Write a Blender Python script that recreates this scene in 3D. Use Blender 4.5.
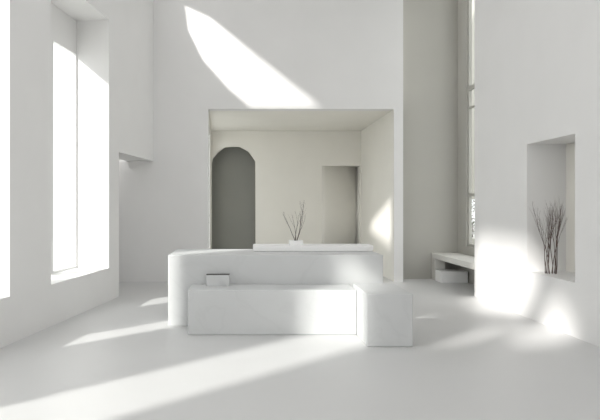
import bpy, bmesh, math, random
from mathutils import Vector, Matrix
for o in list(bpy.data.objects): bpy.data.objects.remove(o)
SC = bpy.context.scene
COL = SC.collection

# ------------------------------------------------------------------ camera
cd = bpy.data.cameras.new('camera'); cam = bpy.data.objects.new('camera', cd); COL.objects.link(cam)
cam.location = (0, 0, 1.6); cam.rotation_euler = (math.radians(90), 0, 0)
cd.sensor_width = 36; cd.lens = 36.0          # focal length = 600 px
cd.shift_x = 50/600; cd.shift_y = -5/600
cd.clip_end = 300
SC.camera = cam

# ------------------------------------------------------------------ light
w = bpy.data.worlds.new('world'); SC.world = w; w.use_nodes = True
bg = w.node_tree.nodes['Background']
bg.inputs['Color'].default_value = (0.985, 0.992, 1.0, 1); bg.inputs['Strength'].default_value = 2.2
EL = math.radians(27.0)
sd = bpy.data.lights.new('sun', 'SUN'); sd.energy = 5.2; sd.angle = math.radians(2.3); sd.color = (1.0, 0.975, 0.94)
sun = bpy.data.objects.new('sun', sd); COL.objects.link(sun)
dirv = Vector((math.cos(EL)*0.7071, math.cos(EL)*0.7071, -math.sin(EL)))
sun.rotation_euler = dirv.to_track_quat('-Z', 'Y').to_euler(); sun.location = (-12, -8, 12)
SC.view_settings.view_transform = 'Standard'; SC.view_settings.look = 'None'
SC.view_settings.gamma = 1; SC.view_settings.use_curve_mapping = False
SC.view_settings.exposure = 0.02
KT = math.tan(EL)*math.sqrt(2)                 # drop in z per metre travelled in x

# ------------------------------------------------------------------ materials
def mat(name, col, rough=0.7, var=0.03, scale=1.5, bump=0.05, spec=0.3, veins=0):
    m = bpy.data.materials.new(name); m.use_nodes = True
    nt = m.node_tree; b = nt.nodes['Principled BSDF']
    b.inputs['Roughness'].default_value = rough
    b.inputs['Specular IOR Level'].default_value = spec
    tc = nt.nodes.new('ShaderNodeTexCoord')
    n = nt.nodes.new('ShaderNodeTexNoise'); n.inputs['Scale'].default_value = scale; n.inputs['Detail'].default_value = 6
    nt.links.new(tc.outputs['Object'], n.inputs['Vector'])
    r = nt.nodes.new('ShaderNodeValToRGB')
    r.color_ramp.elements[0].position = .3; r.color_ramp.elements[1].position = .7
    r.color_ramp.elements[0].color = tuple(c*(1-var) for c in col)+(1,)
    r.color_ramp.elements[1].color = tuple(min(1, c*(1+var)) for c in col)+(1,)
    nt.links.new(n.outputs['Fac'], r.inputs['Fac'])
    out = r.outputs['Color']
    if veins:
        n3 = nt.nodes.new('ShaderNodeTexNoise'); n3.inputs['Scale'].default_value = 1.3; n3.inputs['Detail'].default_value = 8
        n3.inputs['Distortion'].default_value = 1.2
        nt.links.new(tc.outputs['Object'], n3.inputs['Vector'])
        r3 = nt.nodes.new('ShaderNodeValToRGB')
        e = r3.color_ramp.elements
        e[0].position = .47; e[0].color = (1, 1, 1, 1); e[1].position = .53; e[1].color = (1, 1, 1, 1)
        k = e.new(.5); k.color = (1-veins, 1-veins, 1-veins, 1)
        nt.links.new(n3.outputs['Fac'], r3.inputs['Fac'])
        mx = nt.nodes.new('ShaderNodeMix'); mx.data_type = 'RGBA'; mx.blend_type = 'MULTIPLY'; mx.inputs[0].default_value = 1
        nt.links.new(out, mx.inputs[6]); nt.links.new(r3.outputs['Color'], mx.inputs[7]); out = mx.outputs[2]
    nt.links.new(out, b.inputs['Base Color'])
    if bump:
        n2 = nt.nodes.new('ShaderNodeTexNoise'); n2.inputs['Scale'].default_value = 60; n2.inputs['Detail'].default_value = 4
        nt.links.new(tc.outputs['Object'], n2.inputs['Vector'])
        bp = nt.nodes.new('ShaderNodeBump'); bp.inputs['Strength'].default_value = bump; bp.inputs['Distance'].default_value = .004
        nt.links.new(n2.outputs['Fac'], bp.inputs['Height']); nt.links.new(bp.outputs['Normal'], b.inputs['Normal'])
    return m
M_PL   = mat('white_plaster', (.82, .815, .805), var=.012)
M_CEIL = mat('ceiling_plaster', (.82, .815, .81), var=.01)
M_FL   = mat('polished_concrete', (.66, .66, .655), rough=.42, var=.012, scale=.8, bump=.02, spec=.35)
M_NI   = mat('beige_plaster', (.845, .825, .765), var=.015)
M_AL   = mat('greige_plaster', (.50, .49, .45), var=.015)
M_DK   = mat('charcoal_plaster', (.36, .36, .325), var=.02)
M_BL   = mat('pale_stone', (.63, .638, .636), rough=.5, var=.02, scale=2.2, bump=.03, veins=.03)
M_SL   = mat('white_stone', (.93, .93, .92), rough=.45, var=.01)
M_LID  = mat('dark_lid', (.10, .10, .09), var=.05)
M_BN   = mat('bench_plaster', (.68, .67, .63), var=.015)
M_FR   = mat('white_metal', (.82, .82, .81), rough=.4, var=.005, bump=0)
M_TW   = mat('grey_bark', (.13, .105, .095), rough=.8, var=.25, scale=25, bump=.3)
M_TW2  = mat('brown_bark', (.13, .09, .08), rough=.8, var=.25, scale=25, bump=.3)
M_LEAF = mat('leaf', (.10, .11, .07), rough=.7, var=.3, scale=8, bump=0)
M_GR   = mat('pale_paving', (.40, .40, .385), var=.03)
def glass():
    m = bpy.data.materials.new('window_glass'); m.use_nodes = True; nt = m.node_tree; nt.nodes.clear()
    o = nt.nodes.new('ShaderNodeOutputMaterial'); mx = nt.nodes.new('ShaderNodeMixShader')
    t = nt.nodes.new('ShaderNodeBsdfTransparent'); g = nt.nodes.new('ShaderNodeBsdfGlossy')
    t.inputs['Color'].default_value = (.95, .96, .955, 1); g.inputs['Roughness'].default_value = .02
    mx.inputs[0].default_value = .05
    nt.links.new(t.outputs[0], mx.inputs[1]); nt.links.new(g.outputs[0], mx.inputs[2]); nt.links.new(mx.outputs[0], o.inputs[0])
    return m
M_GL = glass()
def frosted(c=.58):  # translucent sheet for the added skylight and side-room roof
    m = bpy.data.materials.new('added_frosted_glazing'); m.use_nodes = True; nt = m.node_tree; nt.nodes.clear()
    o = nt.nodes.new('ShaderNodeOutputMaterial'); t = nt.nodes.new('ShaderNodeBsdfTranslucent')
    t.inputs['Color'].default_value = (c, c, c, 1); nt.links.new(t.outputs[0], o.inputs[0])
    return m

# ------------------------------------------------------------------ helpers
def link(name, me, m, parent=None, kind=None):
    o = bpy.data.objects.new(name, me); COL.objects.link(o)
    me.materials.clear(); me.materials.append(m)
    if parent: o.parent = parent; o.matrix_parent_inverse = Matrix.Identity(4); 
    if kind: o['kind'] = kind
    return o
def tag(o, label, cat, group=None):
    o['label'] = label; o['category'] = cat
    if group: o['group'] = group
def box_bm(bm, x0, x1, y0, y1, z0, z1, bev=0, seg=3):
    t = bmesh.new(); bmesh.ops.create_cube(t, size=1)
    for v in t.verts:
        v.co = Vector((x0 if v.co.x < 0 else x1, y0 if v.co.y < 0 else y1, z0 if v.co.z < 0 else z1))
    if bev: bmesh.ops.bevel(t, geom=t.edges[:], offset=bev, segments=seg, profile=.5, affect='EDGES')
    me = bpy.data.meshes.new('t'); t.to_mesh(me); t.free(); bm.from_mesh(me); bpy.data.meshes.remove(me)
def boxes(name, lst, m, parent=None, kind=None, bev=0, seg=3, fn=None, smooth=False):
    bm = bmesh.new()
    for b in lst: box_bm(bm, *b, bev=bev, seg=seg)
    if fn:
        for v in bm.verts: v.co = fn(*v.co)
    me = bpy.data.meshes.new(name); bm.to_mesh(me); bm.free()
    if smooth:
        for p in me.polygons: p.use_smooth = max(abs(c) for c in p.normal) < .999
    return link(name, me, m, parent, kind)
def plate_mesh(outer, holes, th, fn):
    """flat polygon with holes, extruded by th (0..th); fn(u,v,w)->point"""
    cu = bpy.data.curves.new('c', 'CURVE'); cu.dimensions = '2D'; cu.fill_mode = 'BOTH'; cu.extrude = th/2
    for pts in [outer]+holes:
        s = cu.splines.new('POLY'); s.points.add(len(pts)-1)
        for p, q in zip(s.points, pts): p.co = (q[0], q[1], 0, 1)
        s.use_cyclic_u = True
    ob = bpy.data.objects.new('c', cu); COL.objects.link(ob)
    dg = bpy.context.evaluated_depsgraph_get(); dg.update()
    me = bpy.data.meshes.new_from_object(ob.evaluated_get(dg))
    bpy.data.objects.remove(ob); bpy.data.curves.remove(cu)
    for v in me.vertices: v.co = fn(v.co.x, v.co.y, v.co.z+th/2)
    bm = bmesh.new(); bm.from_mesh(me); bmesh.ops.remove_doubles(bm, verts=bm.verts, dist=1e-5)
    bmesh.ops.recalc_face_normals(bm, faces=bm.faces); bm.to_mesh(me); bm.free()
    me.polygons.foreach_set('use_smooth', [False]*len(me.polygons))
    return me
def rect(u0, u1, v0, v1): return [(u0, v0), (u1, v0), (u1, v1), (u0, v1)]

# ================================================================== SETTING
H = 7.5; YB = -6.0
SL = 0.1333; NX, NY = -0.9912, 0.1322
def LX(y): return -3.677+SL*y
def LW(u, v, w): return Vector((LX(u)+NX*w, u+NY*w, v))     # left wall: u = y, v = z, w = thickness outwards

boxes('floor', [(-5.6, 5.2, YB-.1, 17.4, -.2, 0)], M_FL, kind='structure')
link('ceiling', plate_mesh([(LX(YB)-.08, YB-.1), (4.62, YB-.1), (4.62, 13.2), (LX(13.2)-.08, 13.2)], [rect(-2.2, 2.6, -4.5, 9.5)], .2, lambda u, v, w_: Vector((u, v, H+w_))), M_CEIL, kind='structure')

boxes('window_5', [(-2.3, 2.7, -4.6, 9.6, H+.2, H+.23)], frosted(), kind='structure')  # unseen skylight added to fill the room with diffuse light
WIN = [ # inner hole y0,y1 ; outer openings
    (7.91, 9.98, [(7.83, 8.80), (9.10, 9.98)], 4.15, 4.68),
    (4.80, 6.89, [(5.17, 5.95), (6.04, 6.89)], 4.75, 4.80),
    (1.40, 3.62, [(1.30, 2.80), (2.84, 3.62)], 4.74, 4.80),
]
Z0 = .55
TI = .56
inner = [(YB, 0), (10.46, 0), (10.46, 2.52), (12.5, 2.52), (12.5, 4.85), (1.2, 4.85), (1.2, 4.0), (YB, 4.0)]
me = plate_mesh(inner, [rect(a, b, Z0, z1) for a, b, _, _, z1 in WIN], TI, LW)
link('wall_left', me, M_PL, kind='structure')
outer = [(YB, 0), (10.46, 0), (10.46, 4.85), (1.2, 4.85), (1.2, 4.0), (YB, 4.0)]
holes = [rect(a, b, Z0, zo) for _, _, l, zo, _ in WIN for a, b in l]
me = plate_mesh(outer, holes, .07, lambda u, v, w_: LW(u, v, w_+TI))
link('wall_left_outer', me, M_PL, kind='structure')
# upper wall; unseen openings added and shaped to throw the sun patches
def FR(X, z):                                   # point on the front wall -> opening in the left wall along the sun
    t = (X+2.011)/.8667
    return (12.5-t, z+KT*t)
FP = lambda x, y: FR((x-250)/48, 1.6+(205-y)/48)
blade = [FP(185, 4), FP(215, 18), FP(265, 60), FP(323, 107), FP(251, 107.5), FP(228, 88), FP(203, 60), FP(188, 30)]
hD = [(.66, 5.8), (1.3, 5.3), (2.2, 4.95), (3.3, 4.95), (3.3, 6.1), (2.9, 6.3), (1.1, 6.45), (.62, 6.3)]
hG = [(6.95, 5.88), (9.7, 4.98), (9.6, 4.9), (6.9, 4.9)]
hE = [(-.5, 5.35), (-.3, 5.0), (.1, 4.9), (.45, 4.95), (.6, 5.3), (.4, 5.75), (0, 5.9), (-.35, 5.75)]
hF = [(.80, 4.25), (1.16, 4.08), (1.16, 4.9), (.80, 5.0)]
me = plate_mesh([(YB, 4.0), (1.2, 4.0), (1.2, 4.85), (12.5, 4.85), (12.5, H), (YB, H)], [blade, hD, hE, hF, hG], .08, LW)
link('wall_left_upper', me, M_PL, kind='structure')

# windows in the left wall
for i, (a, b, lst, ZO, _) in enumerate(WIN):
    e = bpy.data.objects.new('window_%d' % (i+1), None); COL.objects.link(e); e['kind'] = 'structure'
    for (p, q) in lst:
        f = .035
        fr = [(p, p+f, TI+.0, TI+.06, Z0, ZO), (q-f, q, TI, TI+.06, Z0, ZO), (p+f, q-f, TI, TI+.06, Z0, Z0+f), (p+f, q-f, TI, TI+.06, ZO-f, ZO)]
        boxes('window_frame', fr, M_FR, e, fn=lambda x, y, z: LW(x, z, y))
        boxes('pane', [(p+f, q-f, TI+.025, TI+.035, Z0+f, ZO-f)], M_GL, e, fn=lambda x, y, z: LW(x, z, y))

# front wall with the big recess opening and the left doorway's return
Rr = lambda u, v, w_: Vector((u, 12.5+w_, v))
NZ = 3.6
fo = [(-4.4, 0), (-.875, 0), (-.875, NZ), (3.0, NZ), (3.0, 0), (3.19, 0), (3.19, H), (-4.4, H)]
link('wall_front', plate_mesh(fo, [], .25, Rr), M_PL, kind='structure')
# recess (beige room) : side walls, ceiling, back wall with arch and curved doorway
def slab(name, pts, z0, z1, m):
    bm = bmesh.new(); lo = [bm.verts.new((x, y, z0)) for x, y in pts]; hi = [bm.verts.new((x, y, z1)) for x, y in pts]
    bm.faces.new(lo); bm.faces.new(hi); n = len(pts)
    for i in range(n): bm.faces.new((lo[i], lo[(i+1) % n], hi[(i+1) % n], hi[i]))
    bmesh.ops.recalc_face_normals(bm, faces=bm.faces)
    me = bpy.data.meshes.new(name); bm.to_mesh(me); bm.free(); return link(name, me, m, kind='structure')
YN = 16.2
RL = lambda u, v, w_: Vector((-.875-.0473*(u-12.502)-w_, u, v))
link('wall_recess_left', plate_mesh(rect(12.502, YN, 0, NZ), [rect(12.8, 16.0, .2, 3.5)], .06, RL), M_NI, kind='structure')
e = bpy.data.objects.new('window_6', None); COL.objects.link(e); e['kind'] = 'structure'  # hidden window added to light the recess from its left side
boxes('window_frame', [(12.8, 12.85, .03, .06, .2, 3.5), (15.95, 16.0, .03, .06, .2, 3.5), (12.85, 15.95, .03, .06, .2, .25), (12.85, 15.95, .03, .06, 3.45, 3.5)], M_FR, e, fn=lambda x, y, z: RL(x, z, y))
boxes('pane', [(12.85, 15.95, .04, .05, .25, 3.45)], M_GL, e, fn=lambda x, y, z: RL(x, z, y))
slab('wall_recess_right', [(2.998, 12.502), (2.998, YN), (3.2, YN), (3.2, 12.99)], 0, NZ, M_NI)
boxes('ceiling_recess', [(-1.3, 3.18, 12.76, YN, NZ, NZ+.2)], M_NI, kind='structure')
ax0, ax1, az = -1.035, .15, 3.175
def px(x, y): return ((x-250)*YN/600, 1.6+(205-y)*YN/600)
arch = [(ax0, .02), px(211.6, 163.5), px(212.6, 158.5), px(218, 152), px(225, 147.2), px(232, 146.6), px(239.5, 146.8), px(248.5, 151.6), px(255.3, 161.2), (ax1, .02)]
arch = [(max(u, ax0), v) for u, v in arch]
dx0, dx1, dz = 1.94, 2.97, 2.66
me = plate_mesh(rect(-1.3, 3.2, 0, NZ), [arch, rect(dx0, dx1, .02, dz)], .12, lambda u, v, w_: Vector((u, YN+w_, v)))
link('wall_recess_back', me, M_NI, kind='structure')
# curved niche behind the square doorway
cv = []
for i in range(13):
    a = i/12*math.pi/2
    cv.append((dx0+(dx1-dx0)*i/12, YN+.002+.52*(i/12)**1.8))
bm = bmesh.new(); prev = None
for (x, y) in cv+[(dx1, YN+.119)]:
    c = (bm.verts.new((x, y, 0)), bm.verts.new((x, y, dz)))
    if prev: bm.faces.new((prev[0], c[0], c[1], prev[1]))
    prev = c
bmesh.ops.recalc_face_normals(bm, faces=bm.faces)
me = bpy.data.meshes.new('curve'); bm.to_mesh(me); bm.free()
o = link('wall_recess_curved', me, M_NI, kind='structure')
for p in me.polygons: p.use_smooth = True
me.set_sharp_from_angle(angle=math.radians(40))
so = o.modifiers.new('s', 'SOLIDIFY'); so.thickness = .06; so.offset = 1
boxes('ceiling_doorway', [(dx0-.1, dx1+.1, YN+.12, YN+.86, dz, dz+.1)], M_NI, kind='structure')
# dark passage behind the arch
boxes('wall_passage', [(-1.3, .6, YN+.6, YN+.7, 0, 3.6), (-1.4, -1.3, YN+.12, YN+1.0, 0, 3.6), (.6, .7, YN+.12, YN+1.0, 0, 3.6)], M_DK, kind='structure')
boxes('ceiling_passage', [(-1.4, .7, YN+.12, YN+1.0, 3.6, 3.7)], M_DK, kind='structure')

# right side : dark alcove wall, alcove side wall with window, right wall with niche
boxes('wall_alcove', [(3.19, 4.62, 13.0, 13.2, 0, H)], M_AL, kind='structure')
XS = 4.5
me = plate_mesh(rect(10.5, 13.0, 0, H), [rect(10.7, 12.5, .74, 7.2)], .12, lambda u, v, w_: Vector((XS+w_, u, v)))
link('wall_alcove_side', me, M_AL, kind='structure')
e = bpy.data.objects.new('window_4', None); COL.objects.link(e); e['kind'] = 'structure'
boxes('window_frame', [(XS+.04, XS+.10, 12.44, 12.5, .74, 7.2), (XS+.04, XS+.10, 10.7, 10.76, .74, 7.2), (XS+.04, XS+.10, 10.76, 12.44, .74, .80), (XS+.04, XS+.10, 10.76, 12.44, 7.14, 7.2),
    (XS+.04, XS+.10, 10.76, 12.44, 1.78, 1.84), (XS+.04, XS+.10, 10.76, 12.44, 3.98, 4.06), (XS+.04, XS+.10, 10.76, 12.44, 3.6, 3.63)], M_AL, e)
boxes('pane', [(XS+.065, XS+.075, 10.76, 12.44, .8, 7.14)], M_GL, e)
XR = 3.93
RW = lambda u, v, w_: Vector((XR+w_, u, v))
me = plate_mesh(rect(YB, 10.5, 0, H), [rect(7.255, 8.51, .66, 2.462)], .55, RW)
link('wall_right', me, M_PL, kind='structure')
boxes('wall_right_niche_back', [(XR+.55, XR+.7, 6.9, 8.9, .4, 2.8)], M_NI, kind='structure')
# rear wall with a wide opening added to let in sky light (behind the camera)
me = plate_mesh(rect(-4.6, 4.5, 0, H), [rect(-3.6, 3.2, .02, 5.0)], .2, lambda u, v, w_: Vector((u, YB-w_, v)))
link('wall_rear', me, M_PL, kind='structure')
# side room seen through the left doorway
boxes('wall_side_room', [(-3.06, -2.99, 10.5, 12.5, 0, 2.9), (-3.06, -2.92, 10.4, 10.5, 0, 2.9)], M_PL, kind='structure')
boxes('window_7', [(-3.06, -2.92, 10.4, 12.5, 2.9, 2.93)], frosted(.95), kind='structure')  # unseen translucent roof added to brighten the side room
# terrain outside
boxes('ground', [(-60, 60, -60, 60, -.5, -.25)], M_GR, kind='structure')
link('wall_garden', plate_mesh(rect(14.5, 16.6, -.25, 11), [rect(14.7, 16.4, .75, 1.75)], .25, lambda u, v, w_: Vector((5.6+w_, u, v))), M_AL, kind='structure')

# ================================================================== OBJECTS
# front long block
o = boxes('stone_block', [(-.765, 1.312, 7.38, 7.915, 0, .556)], M_BL, bev=.014, smooth=True)
tag(o, 'long low pale stone block across the front, right of it the cube', 'stone block')
o = boxes('stone_cube', [(1.3135, 1.838, 6.76, 7.66, 0, .60)], M_BL, bev=.014, smooth=True)
tag(o, 'shaded grey stone cube jutting forward at the right end of the long block', 'stone cube')
o = boxes('stone_platform', [(-1.084, 1.762, 7.93, 9.0, 0, .94)], M_BL, bev=.012, smooth=True)
tag(o, 'taller long pale stone platform standing behind the low block', 'stone platform')
# slab with rounded right end
bm = bmesh.new(); pts = [(.045, 8.5), (1.60, 8.5)]
for i in range(1, 9):
    a = -math.pi/2+i/8*math.pi/2; pts.append((1.60+.18*math.cos(a), 8.68+.18*math.sin(a)))
pts += [(1.78, 8.98), (.045, 8.98)]
f = bm.faces.new([bm.verts.new((x, y, .942)) for x, y in pts])
r = bmesh.ops.extrude_face_region(bm, geom=[f]); bmesh.ops.translate(bm, verts=[v for v in r['geom'] if isinstance(v, bmesh.types.BMVert)], vec=(0, 0, .078))
bmesh.ops.recalc_face_normals(bm, faces=bm.faces)
bmesh.ops.bevel(bm, geom=[e for e in bm.edges if e.calc_face_angle(0) > 1.2], offset=.008, segments=2, affect='EDGES')
me = bpy.data.meshes.new('slab'); bm.to_mesh(me); bm.free()
me.polygons.foreach_set('use_smooth', [True]*len(me.polygons)); me.set_sharp_from_angle(angle=math.radians(35))
o = link('stone_slab', me, M_SL); tag(o, 'thin bright white slab with rounded end lying on the tall platform', 'slab')
# little box with dark lid
e = bpy.data.objects.new('small_box', None); COL.objects.link(e); e.location = (-.415, 7.78, .557)
tag(e, 'small pale grey box with a thin dark lid on the long low block', 'box')
boxes('body', [(-.147, .147, -.05, .05, 0, .140)], M_BL, e, bev=.004)
boxes('lid', [(-.149, .149, -.052, .052, .1402, .147)], M_LID, e, bev=.001)

# branches
def tube(bm, pts, rad):
    n = len(pts); rings = []
    for i, p in enumerate(pts):
        d = (pts[min(i+1, n-1)]-pts[max(i-1, 0)]).normalized()
        a = d.orthogonal().normalized(); b = d.cross(a)
        k = 6; rings.append([bm.verts.new(p+rad[i]*(math.cos(t*2*math.pi/k)*a+math.sin(t*2*math.pi/k)*b)) for t in range(k)])
    for r0, r1 in zip(rings, rings[1:]):
        # match ring rotation
        off = min(range(6), key=lambda s: sum((r0[j].co-r1[(j+s) % 6].co).length for j in range(6)))
        for j in range(6): bm.faces.new((r0[j], r0[(j+1) % 6], r1[(j+1+off) % 6], r1[(j+off) % 6]))
    bm.faces.new(rings[0][::-1]); bm.faces.new(rings[-1])
def grow(bm, rnd, p, d, L, r, depth, maxd, spread=.45, side=4):
    n = 8; pts = [p.copy()]; rad = [r]; q = p.copy(); dd = d.normalized()
    for i in range(n):
        dd = (dd+Vector((rnd.gauss(0, .07), rnd.gauss(0, .07), rnd.gauss(.03, .03)))).normalized()
        q = q+dd*L/n; pts.append(q.copy()); rad.append(r*(1-.75*(i+1)/n))
        if depth < maxd and i >= 2 and rnd.random() < side/(n-2):
            az_ = rnd.uniform(0, 2*math.pi)
            s = (dd+Vector((math.cos(az_), math.sin(az_), rnd.uniform(.0, .4)))*spread).normalized()
            grow(bm, rnd, q, s, L*(1-(i+1)/n)*rnd.uniform(.6, .95)+L*.12, rad[-1]*.62, depth+1, maxd, spread, side)
    tube(bm, pts, rad)
def branch(parent, rnd, p, d, L, r, m, maxd=2, spread=.45, side=4):
    bm = bmesh.new(); grow(bm, rnd, Vector(p), Vector(d), L, r, 0, maxd, spread, side)
    me = bpy.data.meshes.new('branch'); bm.to_mesh(me); bm.free()
    for q in me.polygons: q.use_smooth = True
    return link('branch', me, m, parent)

rnd = random.Random(5)
e = bpy.data.objects.new('potted_branches', None); COL.objects.link(e); e.location = (.665, 8.72, 1.0205)
tag(e, 'bare grey twigs in a low white square pot on the white slab', 'plant')
bm = bmesh.new()
bmo = plate_mesh(rect(-.095, .095, -.095, .095), [rect(-.078, .078, -.078, .078)], .068, lambda u, v, w_: Vector((u, v, w_)))
link('pot', bmo, M_SL, e)
boxes('soil', [(-.079, .079, -.079, .079, .002, .055)], M_GR, e)
for p, d, L, r in [((-.01, 0, .05), (-.24, .02, 1), .44, .0055), ((-.005, .02, .05), (-.06, .2, 1), .42, .005), ((.01, 0, .05), (.2, -.05, 1), .56, .006),
                   ((.015, .01, .05), (.42, .1, 1), .46, .0045), ((0, -.01, .05), (.08, -.2, 1), .40, .0045)]:
    branch(e, rnd, p, d, L, r, M_TW, 2, .38, 3.2)

rnd = random.Random(11)
e = bpy.data.objects.new('bare_shrub', None); COL.objects.link(e); e.location = (4.12, 8.22, .661)
tag(e, 'cluster of tall bare brown branches standing in the right wall niche', 'branches')
for k in range(12):
    a = k/12*2*math.pi+.4; s = .02+.06*rnd.random()
    branch(e, rnd, (.07*math.cos(a), .07*math.sin(a), .0), (s*.6*math.cos(a), s*.6*math.sin(a), 1), rnd.uniform(.75, .98), .0056, M_TW2, 2, .17, 4.6)

# alcove furniture
e = bpy.data.objects.new('alcove_bench', None); COL.objects.link(e); e.location = (4.2, 11.8, 0)
tag(e, 'beige built bench along the alcove window behind the right wall', 'bench')
boxes('bench_top', [(-.27, .295, -1.25, 1.195, .46, .57)], M_BN, e, bev=.006)
boxes('end_panel', [(-.27, -.05, .95, 1.195, 0, .459)], M_BN, e, bev=.006)
o = boxes('white_step', [(3.92, 4.47, 12.3, 12.7, 0, .235)], M_SL, bev=.008)
tag(o, 'low white block tucked under the beige alcove bench', 'block')

# shrub outside the alcove window
rnd = random.Random(3)
e = bpy.data.objects.new('garden_tree', None); COL.objects.link(e); e.location = (6.75, 17.6, -.25)
tag(e, 'dark leafy shrub seen through the narrow alcove window', 'shrub')
for k in range(7):
    a = k/7*6.28; branch(e, rnd, (.05*math.cos(a), .05*math.sin(a), 0), (.3*math.cos(a), .3*math.sin(a), 1), 2.2, .02, M_TW, 2, .5, 5)
bm = bmesh.new()
for k in range(420):
    z = rnd.uniform(.9, 2.2); rr = .75*math.sqrt(rnd.random()); a = rnd.uniform(0, 6.28)
    c = Vector((rr*math.cos(a), rr*math.sin(a), z)); u = Vector((rnd.gauss(0, 1), rnd.gauss(0, 1), rnd.gauss(0, 1))).normalized(); v = u.orthogonal().normalized()
    L = .045; bm.faces.new([bm.verts.new(c+u*L), bm.verts.new(c+v*L*.45), bm.verts.new(c-u*L), bm.verts.new(c-v*L*.45)])
me = bpy.data.meshes.new('leaves'); bm.to_mesh(me); bm.free(); link('foliage', me, M_LEAF, e)
